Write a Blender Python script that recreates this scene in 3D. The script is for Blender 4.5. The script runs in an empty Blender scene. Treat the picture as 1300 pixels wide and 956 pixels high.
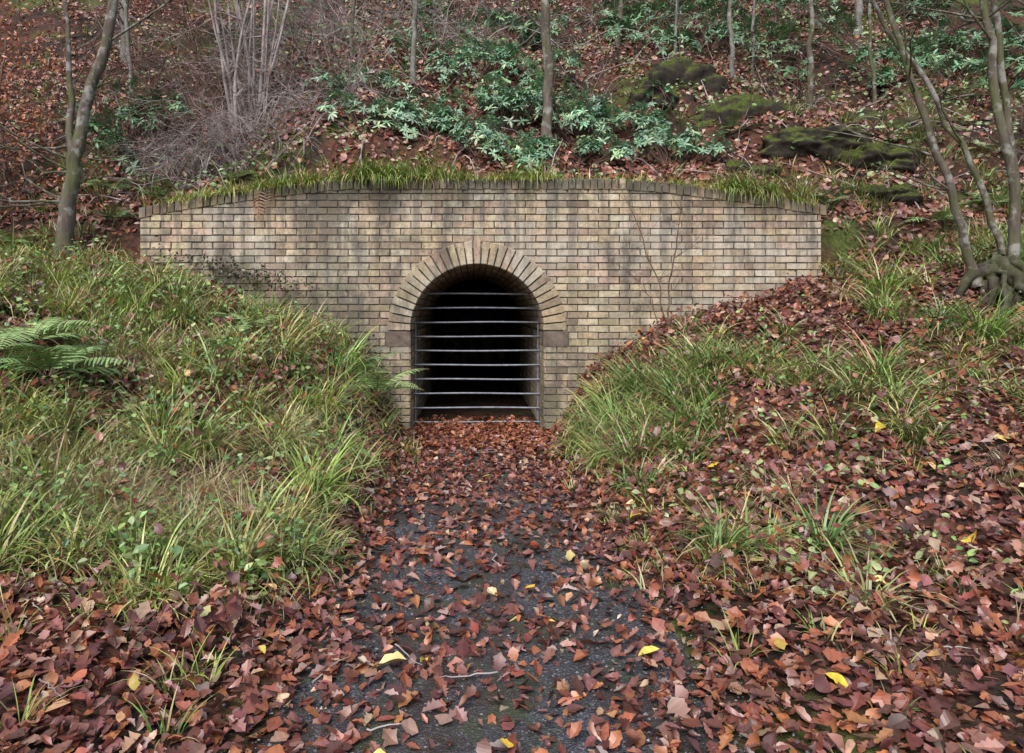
import bpy, math, numpy as np
from mathutils import Vector
rng=np.random.default_rng(7)
scene=bpy.context.scene
R=math.radians

# ------------------------------------------------------------------ helpers
def sm(t):
    t=np.clip(t,0,1); return t*t*(3-2*t)
def vnoise(x,y,seed=0):
    x=np.asarray(x,float); y=np.asarray(y,float)
    xi=np.floor(x).astype(np.int64); yi=np.floor(y).astype(np.int64)
    xf=x-xi; yf=y-yi
    def h(a,b):
        n=(a*374761393+b*668265263+seed*1442695041)&0x7fffffff
        n=((n^(n>>13))*1274126177)&0x7fffffff
        return ((n^(n>>16))&0xffff)/65535.0
    u=xf*xf*(3-2*xf); v=yf*yf*(3-2*yf)
    return (h(xi,yi)*(1-u)+h(xi+1,yi)*u)*(1-v)+(h(xi,yi+1)*(1-u)+h(xi+1,yi+1)*u)*v
def fbm(x,y,seed=0,o=3):
    s=0;a=.5;f=1
    for i in range(o):
        s=s+a*vnoise(x*f,y*f,seed+i*17); a*=.5; f*=2.03
    return s/(1-.5**o)

def walltop(x):
    a=np.maximum(np.abs(np.asarray(x,float)-.12)-1.35,0)
    return 2.79-.085*a**1.42

PX=np.array([-30,-14,-8,-5.3,-4.4,-3.7,-2.65,-1.9,-1.52,-1.2,-1.05,-.92,-.78,0,.8,.95,1.08,1.22,1.5,2.13,3.78,4.5,5.3,8,14,30])
PZ=np.array([6,4.4,3.0,2.1,2.02,1.90,1.50,1.22,1.02,.74,.52,.22,0,0,0,.15,.42,.74,.98,1.30,1.74,1.93,2.1,2.7,3.6,5.5])
SY=np.array([-30,-7,-5,-4.4,-3.6,-3,-2,-1,0,1])
SL=np.array([.02,.02,.05,.10,.28,.45,.72,.90,1,1.02])
SR=np.array([.05,.06,.10,.15,.26,.36,.58,.86,1,1.02])
def Hfront(x,y):
    p=np.interp(x,PX,PZ)
    p2=np.interp(x,[-30,-8,-4,-2.2,-1.4,-.95,-.6,0,.7,1.0,1.6,2.4,4,8,30],[6,3.1,2.0,1.45,1.0,.42,0,0,0,.35,.85,1.3,1.8,2.8,5.5])
    w=sm((-y-.1)/1.2)
    p=p*(1-w)+p2*w
    s=np.where(x<0,np.interp(y,SY,SL),np.interp(y,SY,SR))
    n=(fbm(x*1.1+5,y*1.1+3,3)-.5)*.42*np.clip((np.abs(x)-.75)/.8,0,1)
    n2=(fbm(x*2.9,y*2.9,9,2)-.5)*.16*np.clip((np.abs(x)-.7)/.4,0,1)
    return p*s+(n+n2)*sm((7-np.abs(y))/3)*(.35+.65*sm((y+5)/1.5))+.012*(vnoise(x*2,y*2,5)-.5)
def Hback(x,y):
    ax=np.clip(np.abs(x),0,3.9)*np.sign(x)
    t=walltop(ax)-.07
    yy=y-.35
    sl=np.where(yy>0,.80*yy-.25*(1-np.exp(-yy/.4))*.6,.8*yy)
    sl=np.where(yy>16,.8*16+.25*(yy-16),sl)
    g=np.clip((y-.3)/1.2,0,1)
    n=(fbm(x*.55+1,y*.55,21)-.5)*1.2*g*np.clip(y/2,0.2,1)+(fbm(x*2.0,y*2.0,31,3)-.5)*.42*g
    return t+sl+n
def H(x,y):
    x=np.asarray(x,float); y=np.asarray(y,float)
    f=Hfront(x,y); b=Hback(x,y)
    t=sm((y+1.3)/1.8); wx=sm((np.abs(x)-3.65)/.7)
    return np.where(y<.15,f+(b-f)*t*wx, f+(b-f)*np.maximum(t,1-wx))
def Hn(x,y,e=.06):
    x=np.asarray(x,float); y=np.asarray(y,float)
    y0=np.where((y>.15)&(y-e<.15),.16,y-e); y1=np.where((y<.15)&(y+e>=.15),.14,y+e)
    zx=(H(x+e,y)-H(x-e,y))/(2*e); zy=(H(x,y1)-H(x,y0))/(y1-y0)
    n=np.stack([-zx,-zy,np.ones_like(zx)],-1)
    return n/np.linalg.norm(n,axis=-1,keepdims=True)

def mk(name,V,F,mat,cols=None,smooth=False,parent=None):
    V=np.asarray(V,np.float32).reshape(-1,3); F=np.asarray(F,np.int32)
    k=F.shape[1]; me=bpy.data.meshes.new(name)
    me.vertices.add(len(V)); me.vertices.foreach_set('co',V.ravel())
    me.loops.add(F.size); me.loops.foreach_set('vertex_index',F.ravel())
    me.polygons.add(len(F)); me.polygons.foreach_set('loop_start',np.arange(0,F.size,k,dtype=np.int32))
    me.polygons.foreach_set('use_smooth',np.full(len(F),bool(smooth)))
    me.update(calc_edges=True)
    if cols is not None:
        a=me.attributes.new('Col','FLOAT_COLOR','POINT')
        c=np.ones((len(V),4),np.float32); c[:,:3]=cols; a.data.foreach_set('color',c.ravel())
    me.materials.append(mat)
    ob=bpy.data.objects.new(name,me); scene.collection.objects.link(ob)
    if parent: ob.parent=parent
    return ob
def empty(name):
    e=bpy.data.objects.new(name,None); scene.collection.objects.link(e); return e
def norm(v): return v/np.maximum(np.linalg.norm(v,axis=-1,keepdims=True),1e-9)

# ------------------------------------------------------------------ materials
class M:
    def __init__(s,name):
        s.m=bpy.data.materials.new(name); s.m.use_nodes=True; s.t=s.m.node_tree; s.t.nodes.clear()
        s.out=s.n('ShaderNodeOutputMaterial'); s.b=s.n('ShaderNodeBsdfPrincipled'); s.l(s.b.outputs[0],s.out.inputs[0])
        s.co=s.n('ShaderNodeTexCoord').outputs['Object']
    def n(s,t,**k):
        x=s.t.nodes.new(t)
        for a,b in k.items(): setattr(x,a,b)
        return x
    def l(s,a,b): s.t.links.new(a,b)
    def noise(s,scale,detail=4,rough=.55,vec=None,stretch=None):
        n=s.n('ShaderNodeTexNoise'); n.inputs['Scale'].default_value=scale; n.inputs['Detail'].default_value=detail; n.inputs['Roughness'].default_value=rough
        v=vec or s.co
        if stretch:
            mp=s.n('ShaderNodeMapping'); mp.inputs['Scale'].default_value=stretch; s.l(v,mp.inputs[0]); v=mp.outputs[0]
        s.l(v,n.inputs['Vector']); return n.outputs['Fac']
    def ramp(s,fac,stops):
        r=s.n('ShaderNodeValToRGB'); e=r.color_ramp.elements
        while len(e)<len(stops): e.new(.5)
        for i,(p,c) in enumerate(stops):
            e[i].position=p; e[i].color=(c if len(c)==4 else (*c,1)) if not isinstance(c,(int,float)) else (c,c,c,1)
        s.l(fac,r.inputs[0]); return r.outputs[0]
    def math(s,op,a,b=None):
        m=s.n('ShaderNodeMath',operation=op)
        for i,v in enumerate((a,b)):
            if v is None: continue
            if isinstance(v,(int,float)): m.inputs[i].default_value=v
            else: s.l(v,m.inputs[i])
        return m.outputs[0]
    def mix(s,f,a,b,mode='MIX'):
        m=s.n('ShaderNodeMix',data_type='RGBA',blend_type=mode)
        for i,v in ((0,f),(6,a),(7,b)):
            if isinstance(v,(int,float)): m.inputs[i].default_value=v
            elif isinstance(v,tuple): m.inputs[i].default_value=(*v,1)
            else: s.l(v,m.inputs[i])
        return m.outputs[2]
    def attr(s): 
        a=s.n('ShaderNodeAttribute'); a.attribute_name='Col'; return a.outputs['Color']
    def bump(s,h,st,d=.01):
        b=s.n('ShaderNodeBump'); b.inputs['Strength'].default_value=st; b.inputs['Distance'].default_value=d
        s.l(h,b.inputs['Height']); s.l(b.outputs[0],s.b.inputs['Normal']); return b
    def col(s,c):
        if isinstance(c,tuple): s.b.inputs['Base Color'].default_value=(*c,1)
        else: s.l(c,s.b.inputs['Base Color'])
    def rough(s,r,spec=.5):
        if isinstance(r,(int,float)): s.b.inputs['Roughness'].default_value=r
        else: s.l(r,s.b.inputs['Roughness'])
        s.b.inputs['Specular IOR Level'].default_value=spec

def leafmat(name,rough,spec):
    m=M(name); m.col(m.attr()); m.rough(rough,spec); return m.m
mat_dead=leafmat('dead_leaf',.40,.7)
mat_grass=leafmat('grass_blade',.40,.6)
mat_green=leafmat('green_leaf',.38,.6)
mat_rhodo=leafmat('rhododendron_leaf',.36,.65)

def soilmat():
    m=M('leafy_soil')
    vor=m.n('ShaderNodeTexVoronoi'); vor.inputs['Scale'].default_value=17; m.l(m.co,vor.inputs['Vector'])
    sep=m.n('ShaderNodeSeparateColor'); m.l(vor.outputs['Color'],sep.inputs[0])
    lc=m.ramp(sep.outputs[0],[(0,(.050,.022,.016)),(.35,(.115,.048,.030)),(.65,(.17,.075,.048)),(1,(.07,.033,.024))])
    soil=m.ramp(m.noise(9,5),[(.3,(.014,.012,.009)),(.7,(.060,.044,.032))])
    c=m.mix(m.ramp(m.noise(1.3,4,.6),[(.42,0.),(.62,.9)]),soil,lc)
    moss=m.ramp(m.noise(.8,4,.62),[(.53,0.),(.63,.8)])
    mc=m.ramp(m.noise(25,3),[(.3,(.03,.05,.01)),(.7,(.13,.17,.04))])
    c=m.mix(moss,c,mc)
    m.col(c); m.rough(.9,.2); m.bump(m.noise(22,4,.7),.9,.04)
    return m.m
mat_soil=soilmat()
def pathmat():
    m=M('gravel_path')
    v=m.n('ShaderNodeTexVoronoi'); v.inputs['Scale'].default_value=140; m.l(m.co,v.inputs['Vector'])
    sp=m.n('ShaderNodeSeparateColor'); m.l(v.outputs['Color'],sp.inputs[0])
    c=m.ramp(sp.outputs[0],[(0,(.028,.030,.036)),(.6,(.062,.065,.075)),(.9,(.12,.12,.135)),(1,(.25,.25,.26))])
    c=m.mix(m.ramp(m.noise(2.2,6,.65),[(.42,0.),(.60,.85)]),c,m.ramp(m.noise(30,5),[(.3,(.025,.018,.013)),(.7,(.065,.05,.035))]))
    c=m.mix(m.ramp(m.noise(3.7,6,.65),[(.52,0.),(.62,.6)]),c,(.05,.07,.025))
    m.col(c); m.rough(m.ramp(m.noise(4,4),[(.35,.42),(.65,.8)]),.5)
    h=m.mix(.5,v.outputs['Distance'],m.noise(60,5)); m.bump(h,.8,.012); return m.m
mat_path=pathmat()
def brickmat(name='buff_brick'):
    m=M(name); a=m.attr()
    c=m.mix(.8,a,m.mix(1.0,a,m.ramp(m.noise(28,5,.7),[(.30,.5),(.5,1.),(.72,1.3)]),'MULTIPLY'))
    sx=m.n('ShaderNodeSeparateXYZ'); m.l(m.co,sx.inputs[0]); X_=sx.outputs['X']; Z_=sx.outputs['Z']
    # pale lime bloom patches
    c=m.mix(m.ramp(m.noise(1.3,6,.7),[(.49,0.),(.60,.55)]),c,(.60,.56,.50))
    # sooty weathering: concentrated left of the arch, weaker elsewhere
    ab=m.math('ABSOLUTE',m.math('ADD',X_,1.55))
    near=m.ramp(ab,[(0.,.115),(.9,.02),(1.,0.)])
    nz=m.math('ADD',m.noise(1.0,6,.74,stretch=(2.0,1,.9)),near)
    c=m.mix(m.ramp(nz,[(.50,0.),(.62,.74)]),c,(.115,.102,.09))
    # narrow vertical run-off streaks, strongest near the top
    sk=m.ramp(m.noise(1.0,5,.65,stretch=(8,1,.45)),[(.49,0.),(.58,.8)])
    zt=m.n('ShaderNodeMapRange'); zt.inputs[1].default_value=1.2; zt.inputs[2].default_value=2.8; zt.inputs[3].default_value=.25; zt.inputs[4].default_value=.85; m.l(Z_,zt.inputs[0])
    c=m.mix(m.math('MULTIPLY',sk,zt.outputs[0]),c,(.14,.125,.11))
    # algae at the foot, on the left part
    xl=m.n('ShaderNodeMapRange'); xl.inputs[1].default_value=-.9; xl.inputs[2].default_value=-2.0; xl.inputs[3].default_value=.35; xl.inputs[4].default_value=1.; m.l(X_,xl.inputs[0])
    zl=m.n('ShaderNodeMapRange'); zl.inputs[1].default_value=2.2; zl.inputs[2].default_value=.9; zl.inputs[3].default_value=0.; zl.inputs[4].default_value=.95; m.l(Z_,zl.inputs[0])
    al=m.math('MULTIPLY',m.math('MULTIPLY',xl.outputs[0],zl.outputs[0]),m.ramp(m.noise(2.6,6,.7),[(.42,0.),(.54,.95)]))
    c=m.mix(al,c,(.105,.125,.06))
    mt=m.n('ShaderNodeMapRange'); mt.inputs[1].default_value=2.35; mt.inputs[2].default_value=2.75; mt.inputs[3].default_value=0; mt.inputs[4].default_value=1; m.l(Z_,mt.inputs[0])
    c=m.mix(m.math('MULTIPLY',mt.outputs[0],m.ramp(m.noise(3.,6,.7),[(.42,0.),(.54,.8)])),c,(.09,.09,.065))
    fine=m.ramp(m.noise(160,3,.7),[(.34,.5),(.5,1.)])
    c=m.mix(.7,c,m.mix(1.0,c,fine,'MULTIPLY'))
    m.col(c); m.rough(.85,.25); m.bump(m.noise(70,6,.7),.6,.007); return m.m
mat_brick=brickmat()
def mortarmat():
    m=M('mortar'); c=m.ramp(m.noise(5,6,.6),[(.35,(.05,.044,.039)),(.65,(.20,.18,.155))]); m.col(c); m.rough(.95,.1); m.bump(m.noise(90,5),.6,.005); return m.m
mat_mortar=mortarmat()
def stonemat():
    m=M('stone_impost'); c=m.ramp(m.noise(12,6,.65),[(.3,(.09,.07,.055)),(.7,(.24,.19,.15))]); m.col(c); m.rough(.9,.2); m.bump(m.noise(50,6,.7),.6,.01); return m.m
mat_stone=stonemat()
def barkmat(name,c0,c1,moss=.5,lichen=.65):
    m=M(name); n=m.noise(14,5,.7,stretch=(1,1,.25))
    c=m.ramp(n,[(.3,c0),(.7,c1)])
    c=m.mix(m.ramp(m.noise(2.5,4,.6),[(.45,0.),(.60,moss)]),c,(.10,.12,.045))
    c=m.mix(m.ramp(m.noise(7,4,.6),[(.53,0.),(.62,lichen)]),c,(.36,.36,.33))
    m.col(c); m.rough(.9,.2); m.bump(n,.8,.02); return m.m
mat_bark=barkmat('mossy_bark',(.055,.045,.036),(.19,.16,.13),.7)
mat_barkg=barkmat('grey_bark',(.10,.09,.085),(.30,.28,.26),.3)
mat_root=barkmat('dark_root',(.02,.017,.014),(.08,.065,.05),.55,.1)
def twigmat(name,c0,c1):
    m=M(name); m.col(m.ramp(m.noise(5,2),[(.35,c0),(.65,c1)])); m.rough(.85,.2); return m.m
mat_twig=twigmat('pale_twig',(.22,.18,.17),(.50,.44,.42))
mat_dtwig=twigmat('brown_twig',(.08,.05,.04),(.24,.16,.13))
def steel():
    m=M('galvanised_steel'); m.col(m.ramp(m.noise(18,4),[(.3,(.16,.18,.21)),(.7,(.30,.33,.37))])); m.b.inputs['Metallic'].default_value=.3; m.rough(.5,.5); return m.m
mat_steel=steel()
def rockmat():
    m=M('mossy_rock'); r=m.ramp(m.noise(6,6,.65),[(.3,(.025,.022,.018)),(.7,(.10,.085,.07))])
    geo=m.n('ShaderNodeNewGeometry'); s=m.n('ShaderNodeSeparateXYZ'); m.l(geo.outputs['Normal'],s.inputs[0])
    mm=m.math('MULTIPLY',m.ramp(s.outputs['Z'],[(.10,0.),(.45,1.)]),m.ramp(m.noise(3,5,.6),[(.38,0.),(.50,1.)]))
    mc=m.ramp(m.noise(40,4),[(.3,(.04,.055,.012)),(.7,(.17,.21,.05))])
    m.col(m.mix(mm,r,mc)); m.rough(.95,.15); m.bump(m.noise(16,8,.75),1,.06); return m.m
mat_rock=rockmat()

# ------------------------------------------------------------------ generic leaf builder
def leaves(name,pos,t,n,L,W,fold,curl,cols,prof,mat,parent=None,smooth=False,mott=.22):
    pos=np.asarray(pos,float); N=len(pos); t=norm(np.asarray(t,float)); n=np.asarray(n,float)
    s=norm(np.cross(t,n)); n=np.cross(s,t)
    prof=np.asarray(prof,float); r=len(prof); u=np.linspace(0,1,r)
    ang=curl[:,None]*u[None,:]
    du=1/(r-1)
    cy=np.cumsum(np.concatenate([np.zeros((N,1)),np.cos(ang[:,1:])*du],1),1)
    cz=np.cumsum(np.concatenate([np.zeros((N,1)),np.sin(ang[:,1:])*du],1),1)
    asym=1+rng.uniform(-.3,.3,(N,r,2)) if mott>.2 else np.ones((N,r,2))
    V=np.zeros((N,r,3,3))
    for j,v in enumerate((-1,0,1)):
        w=prof[None,:]*W[:,None]*.5
        if j!=1: w=w*asym[:,:,0 if j==0 else 1]
        loc_x=v*w*np.cos(fold)[:,None]; loc_z=cz*L[:,None]+abs(v)*w*np.sin(fold)[:,None]; loc_y=cy*L[:,None]
        V[:,:,j]=pos[:,None]+loc_x[...,None]*s[:,None]+loc_y[...,None]*t[:,None]+loc_z[...,None]*n[:,None]
    base=np.arange(r-1)[:,None]*3+np.arange(2)[None,:]
    q=np.stack([base,base+1,base+4,base+3],-1).reshape(-1,4)
    F=(q[None]+(np.arange(N)*r*3)[:,None,None]).reshape(-1,4)
    C=np.repeat(cols[:,None,:],r*3,1)*(1+mott*rng.uniform(-1,1,(N,r*3,1)))
    return mk(name,V,F,mat,C.reshape(-1,3),smooth,parent)
P_LOBE=[.06,.42,.32,.80,.62,1.0,.72,.85,.45,.06]
P_BEECH=[.05,.50,.82,1.0,.97,.78,.42,.04]
P_OVAL=[.05,.75,1.0,.75,.05]
P_LONG=[.12,.8,1.0,.05]
def pal(colors,N,var=.25,w=None,cv=.12):
    c=np.array(colors)[rng.choice(len(colors),N,p=w)]
    return c*(1+var*rng.uniform(-1,1,(N,1)))*(1+cv*rng.uniform(-1,1,(N,3)))
DEAD=[(.235,.075,.044),(.33,.125,.055),(.13,.047,.036),(.40,.25,.175),(.27,.12,.095),(.17,.066,.055),(.085,.04,.032)]
DEADW=[.23,.15,.20,.07,.14,.14,.07]
def randdir(N):
    a=rng.uniform(0,2*np.pi,N); return np.stack([np.cos(a),np.sin(a),np.zeros(N)],-1)
def project(t,n): return norm(t-n*np.sum(t*n,-1,keepdims=True))
def litter(name,x,y,size,colors=DEAD,w=DEADW,lobe=True,lift=.02,tilt=.35,mat=None,zo=0):
    if lobe=='mix':
        m=rng.random(len(x))<.42
        litter(name,x[m],y[m],size*1.08,colors,w,True,lift,tilt,mat,zo); litter(name,x[~m],y[~m],size*.95,colors,w,'beech',lift,tilt,mat,zo); return
    N=len(x); n=norm(Hn(x,y)+rng.normal(0,tilt,(N,3))*np.array([1,1,.3]))
    t=project(randdir(N),n); L=size*rng.uniform(.5,1.35,N); W=L*rng.uniform(.5,.85,N)
    pos=np.stack([x,y,H(x,y)+.006+zo+rng.uniform(0,lift,N)],-1)-t*L[:,None]*.5
    return leaves(name,pos,t,n,L,W,rng.uniform(-.15,.85,N),rng.normal(.2,.75,N),pal(colors,N,.38,w),P_BEECH if lobe=='beech' else (P_LOBE if lobe else P_OVAL),mat or mat_dead)

# ------------------------------------------------------------------ ground
xs=np.unique(np.round(np.concatenate([np.linspace(-40,-7,20),np.arange(-7,7.01,.07),np.linspace(7,40,20)]),4))
ys=np.unique(np.round(np.concatenate([np.linspace(-40,-6.2,22),np.arange(-6.2,-.01,.07),[0,.1,.2],np.arange(.27,9,.07),np.linspace(9.1,45,30)]),4))
X,Y=np.meshgrid(xs,ys); Z=H(X,Y)
nx,ny=len(xs),len(ys)
ii,jj=np.meshgrid(np.arange(ny-1),np.arange(nx-1),indexing='ij')
iw=int(np.argmin(abs(ys-.1)))
keep=~((ii==iw)&(xs[jj]>-3.72)&(xs[jj+1]<3.76))
b=(ii*nx+jj)[keep]
mk('ground',np.stack([X,Y,Z],-1),np.stack([b,b+1,b+nx+1,b+nx],-1),mat_soil,smooth=True)
py=np.linspace(-14,.12,200); pu=np.linspace(-1,1,22)
PYY,PUU=np.meshgrid(py,pu,indexing='ij')
hw=.58+.24*sm((-PYY-1.5)/2.5)+.16*(vnoise(PYY*2.3,np.sign(PUU)*3,77)-.5)
PXX=PUU*np.minimum(hw,np.where(PYY>-.5,.72,2))+.03
PZ_=H(PXX,PYY)+.006-.02*np.abs(PUU)**8+.012*(1-PUU**2)
ii,jj=np.meshgrid(np.arange(199),np.arange(21),indexing='ij'); b=(ii*22+jj).ravel()
mk('path',np.stack([PXX,PYY,PZ_],-1),np.stack([b,b+1,b+23,b+22],-1),mat_path,smooth=True)

# ------------------------------------------------------------------ brick portal
portal=empty('brick_tunnel_portal')
BV=[];BF=[];BC=[];cnt=0
BRICK=[(.53,.425,.285),(.57,.475,.335),(.50,.39,.27),(.54,.41,.305),(.43,.345,.25),(.62,.54,.41),(.36,.265,.19)]
BW=[.25,.21,.13,.13,.12,.09,.07]
def bcol(): return pal(BRICK,1,.19,BW,.03)[0]
def brick(c,nrm,h=.012,bev=.004,back=.03,col=None):
    global cnt
    c=np.array(c,float); nrm=np.array(nrm,float); ce=c.mean(0)
    d=c-ce; ln=np.linalg.norm(d,axis=1,keepdims=True)
    h=h+rng.normal(0,.0016)
    c=c+rng.normal(0,.0016,(4,3))
    fr=c-d/ln*bev*1.4+nrm*h; rim=c+nrm*(h-bev); bk=c-nrm*back
    BV.append(np.concatenate([fr,rim,bk])); o=cnt
    f=[[0,1,2,3]]
    for i in range(4):
        j=(i+1)%4; f.append([4+i,4+j,j,i]); f.append([8+i,8+j,4+j,4+i])
    BF.append(np.array(f)+o); cnt+=12
    if col is None: col=bcol()
    BC.append(np.repeat(np.array(col)[None],12,0))
def flush(name):
    global BV,BF,BC,cnt
    o=mk(name,np.concatenate(BV),np.concatenate(BF),mat_brick,np.concatenate(BC),False,portal)
    BV=[];BF=[];BC=[];cnt=0; return o
XL,XR=-3.72,3.80; ZS=1.12; RI=.74; RO=.985; g=.0058
CH=.0765
z=-.35; row=0
while z<2.8:
    x=XL-(.115 if row%2 else 0)
    while x<XR:
        a=max(x,XL); b2=min(x+.23,XR); z0=z; z1=z+CH; zm=(z0+z1)/2
        x+=.23
        if b2-a<.03: continue
        zt=float(walltop((a+b2)/2))-.10
        if z0>zt-.012: continue
        z1=min(z1,zt)
        lim=0
        if zm<ZS-.19: lim=RI
        elif zm<ZS: lim=1.01
        else:
            dz=zm-ZS
            if dz<RO-.05: lim=math.sqrt((RO-.045)**2-dz**2)
        parts=[]
        if lim==0: parts=[(a,b2)]
        else:
            if a<-lim: parts.append((a,min(b2,-lim)))
            if b2>lim: parts.append((max(a,lim),b2))
        for (p,q) in parts:
            if q-p<.02: continue
            brick([(p+g,0,z0+g),(q-g,0,z0+g),(q-g,0,z1-g),(p+g,0,z1-g)],(0,-1,0))
    z+=CH; row+=1
flush('face_bricks')
nv=31
for k in range(nv):
    a0=math.pi*k/nv; a1=math.pi*(k+1)/nv
    def pt(r,a,off): 
        return (r*math.cos(a)-off*math.sin(a),0,ZS+r*math.sin(a)+off*math.cos(a))
    gg=.008
    brick([pt(RO,a0,gg),pt(RO,a1,-gg),pt(RI,a1,-gg),pt(RI,a0,gg)],(0,-1,0),h=.022,col=bcol()*np.array([.88,.87,.84]))
flush('arch_voussoirs')
for k in range(nv):
    a0=math.pi*k/nv; a1=math.pi*(k+1)/nv; y0=-.012-(.115 if k%2 else 0)
    y=y0
    while y<3.6:
        ya=max(y,-.018)+.005; yb=y+.225-.005
        if yb-ya>.03:
            am=(a0+a1)/2; n=(-math.cos(am),0,-math.sin(am))
            e=.006/RI
            P=lambda a,yv:(RI*math.cos(a),yv,ZS+RI*math.sin(a))
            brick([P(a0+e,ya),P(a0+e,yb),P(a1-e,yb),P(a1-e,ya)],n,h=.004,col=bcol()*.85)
        y+=.225
for sgn in (-1,1):
    z=-.35; row=0
    while z<ZS-.005:
        y=-.012-(.115 if row%2 else 0)
        while y<3.6:
            ya=max(y,-.008)+.005; yb=y+.225-.005; z1=min(z+CH,ZS)
            if yb-ya>.03 and z1-z>.02:
                x0=sgn*RI
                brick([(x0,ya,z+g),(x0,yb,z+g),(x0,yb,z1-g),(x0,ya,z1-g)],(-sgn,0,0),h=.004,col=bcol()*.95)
            y+=.225
        z+=CH; row+=1
flush('vault_bricks')
x=XL-.01
while x<XR+.01:
    xa,xb=x+.005,x+.074
    za,zb=float(walltop(xa)),float(walltop(xb)); hh=.112
    j=rng.normal(0,.004)
    col=bcol()*np.array([.80,.76,.70])*rng.uniform(.6,1.1)
    brick([(xa,0,za-hh+j),(xb,0,zb-hh+j),(xb,0,zb+j),(xa,0,za+j)],(0,-1,0),h=.024,col=col,back=.03)
    brick([(xa,-.02,za-.002+j),(xb,-.02,zb-.002+j),(xb,.22,zb-.002+j),(xa,.22,za-.002+j)],(0,0,1),h=.004,col=col,back=.02)
    x+=.079
flush('coping_bricks')
cx=np.unique(np.concatenate([np.linspace(XL,-.752,60),np.linspace(-.752,.752,61),np.linspace(.752,XR,60)]))
V=[];F=[]
for i in range(len(cx)-1):
    xa,xb=cx[i],cx[i+1]; mid=(xa+xb)/2; o=len(V)
    def bot(x):
        return ZS+math.sqrt(max(.752**2-x*x,0)) if abs(mid)<.752 else -.6
    ta,tb=float(walltop(xa))-.012,float(walltop(xb))-.012
    V+=[(xa,.0,bot(xa)),(xb,.0,bot(xb)),(xb,.0,tb),(xa,.0,ta),(xa,.30,bot(xa)),(xb,.30,bot(xb)),(xb,.30,tb),(xa,.30,ta)]
    F+=[(o,o+1,o+2,o+3),(o+5,o+4,o+7,o+6),(o+3,o+2,o+6,o+7)]
    if i==0: F.append((o+4,o,o+3,o+7))
    if i==len(cx)-2: F.append((o+1,o+5,o+6,o+2))
mk('mortar_core',V,F,mat_mortar,parent=portal)
ang=np.linspace(0,math.pi,33); prof=[(.746,-.6)]+[( .746*math.cos(a),ZS+.746*math.sin(a)) for a in ang]+[(-.746,-.6)]
yt=np.array([.001,.3,1,2,3.6,6,9]); V=[(px,y,pz) for y in yt for (px,pz) in prof]; m_=len(prof); F=[]
for i in range(len(yt)-1):
    for j in range(m_-1): F.append((i*m_+j,i*m_+j+1,(i+1)*m_+j+1,(i+1)*m_+j))
mk('tunnel_lining',V,F,mat_mortar,parent=portal)
mk('tunnel_end',[(-.8,8.98,-.6),(.8,8.98,-.6),(.8,8.98,2),(-.8,8.98,2)],[(0,1,2,3)],mat_mortar,parent=portal)
fy=np.linspace(.10,9,60); fx=np.linspace(-.745,.745,14); FX,FY=np.meshgrid(fx,fy)
FZ=.004+.02*(fbm(FX*3,FY*3,8)-.5); ii,jj=np.meshgrid(np.arange(59),np.arange(13),indexing='ij'); b=(ii*14+jj).ravel()
mk('tunnel_floor',np.stack([FX,FY,FZ],-1),np.stack([b,b+1,b+15,b+14],-1),mat_soil,parent=portal)
import bmesh
def box(name,x0,x1,y0,y1,z0,z1,mat,parent,bev=.008):
    bm=bmesh.new(); bmesh.ops.create_cube(bm,size=1)
    for v in bm.verts: v.co=Vector(((x0+x1)/2+v.co.x*(x1-x0),(y0+y1)/2+v.co.y*(y1-y0),(z0+z1)/2+v.co.z*(z1-z0)))
    bmesh.ops.bevel(bm,geom=bm.edges[:],offset=bev,segments=2,affect='EDGES')
    me=bpy.data.meshes.new(name); bm.to_mesh(me); bm.free(); me.materials.append(mat)
    o=bpy.data.objects.new(name,me); scene.collection.objects.link(o); o.parent=parent; return o
for i,s in enumerate((-1,1)):
    a,b2=sorted((s*.733,s*1.004)); box('impost_%d'%(i+1),a,b2,-.018,.24,ZS-.182,ZS-.006,mat_stone,portal)

# ------------------------------------------------------------------ tubes
class TB:
    def __init__(s): s.V=[];s.F=[];s.n=0
    def add(s,pts,rad,k=6):
        pts=np.asarray(pts,float); rad=np.asarray(rad,float); m=len(pts)
        t=norm(np.gradient(pts,axis=0)); ref=np.array([.31,.87,.12]) if abs(t[0,2])>.6 else np.array([.1,.2,1.])
        u=norm(np.cross(t,ref)); v=np.cross(t,u)
        a=np.linspace(0,2*np.pi,k,endpoint=False)
        ring=pts[:,None]+rad[:,None,None]*(np.cos(a)[None,:,None]*u[:,None]+np.sin(a)[None,:,None]*v[:,None])
        s.V.append(ring.reshape(-1,3))
        i,j=np.meshgrid(np.arange(m-1),np.arange(k),indexing='ij'); j2=(j+1)%k
        s.F.append((np.stack([i*k+j,i*k+j2,(i+1)*k+j2,(i+1)*k+j],-1).reshape(-1,4))+s.n); s.n+=m*k
    def make(s,name,mat,parent=None): return mk(name,np.concatenate(s.V),np.concatenate(s.F),mat,None,True,parent)
def limb(p0,d,L,n=7,wob=.12,up=.1,droop=0):
    pts=[np.array(p0,float)]; d=norm(np.array(d,float)); st=L/(n-1)
    for i in range(n-1):
        d=norm(d+rng.normal(0,wob,3)+np.array([0,0,up-droop*i/n])); pts.append(pts[-1]+d*st)
    return np.array(pts)
def smooth_path(P,n,j=.012):
    P=np.array(P,float); t=np.linspace(0,len(P)-1,n); out=np.stack([np.interp(t,np.arange(len(P)),P[:,i]) for i in range(3)],-1)
    for _ in range(2): out[1:-1]=(out[:-2]+2*out[1:-1]+out[2:])/4
    out[1:-1]+=rng.normal(0,j,(n-2,3)); return out
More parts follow.
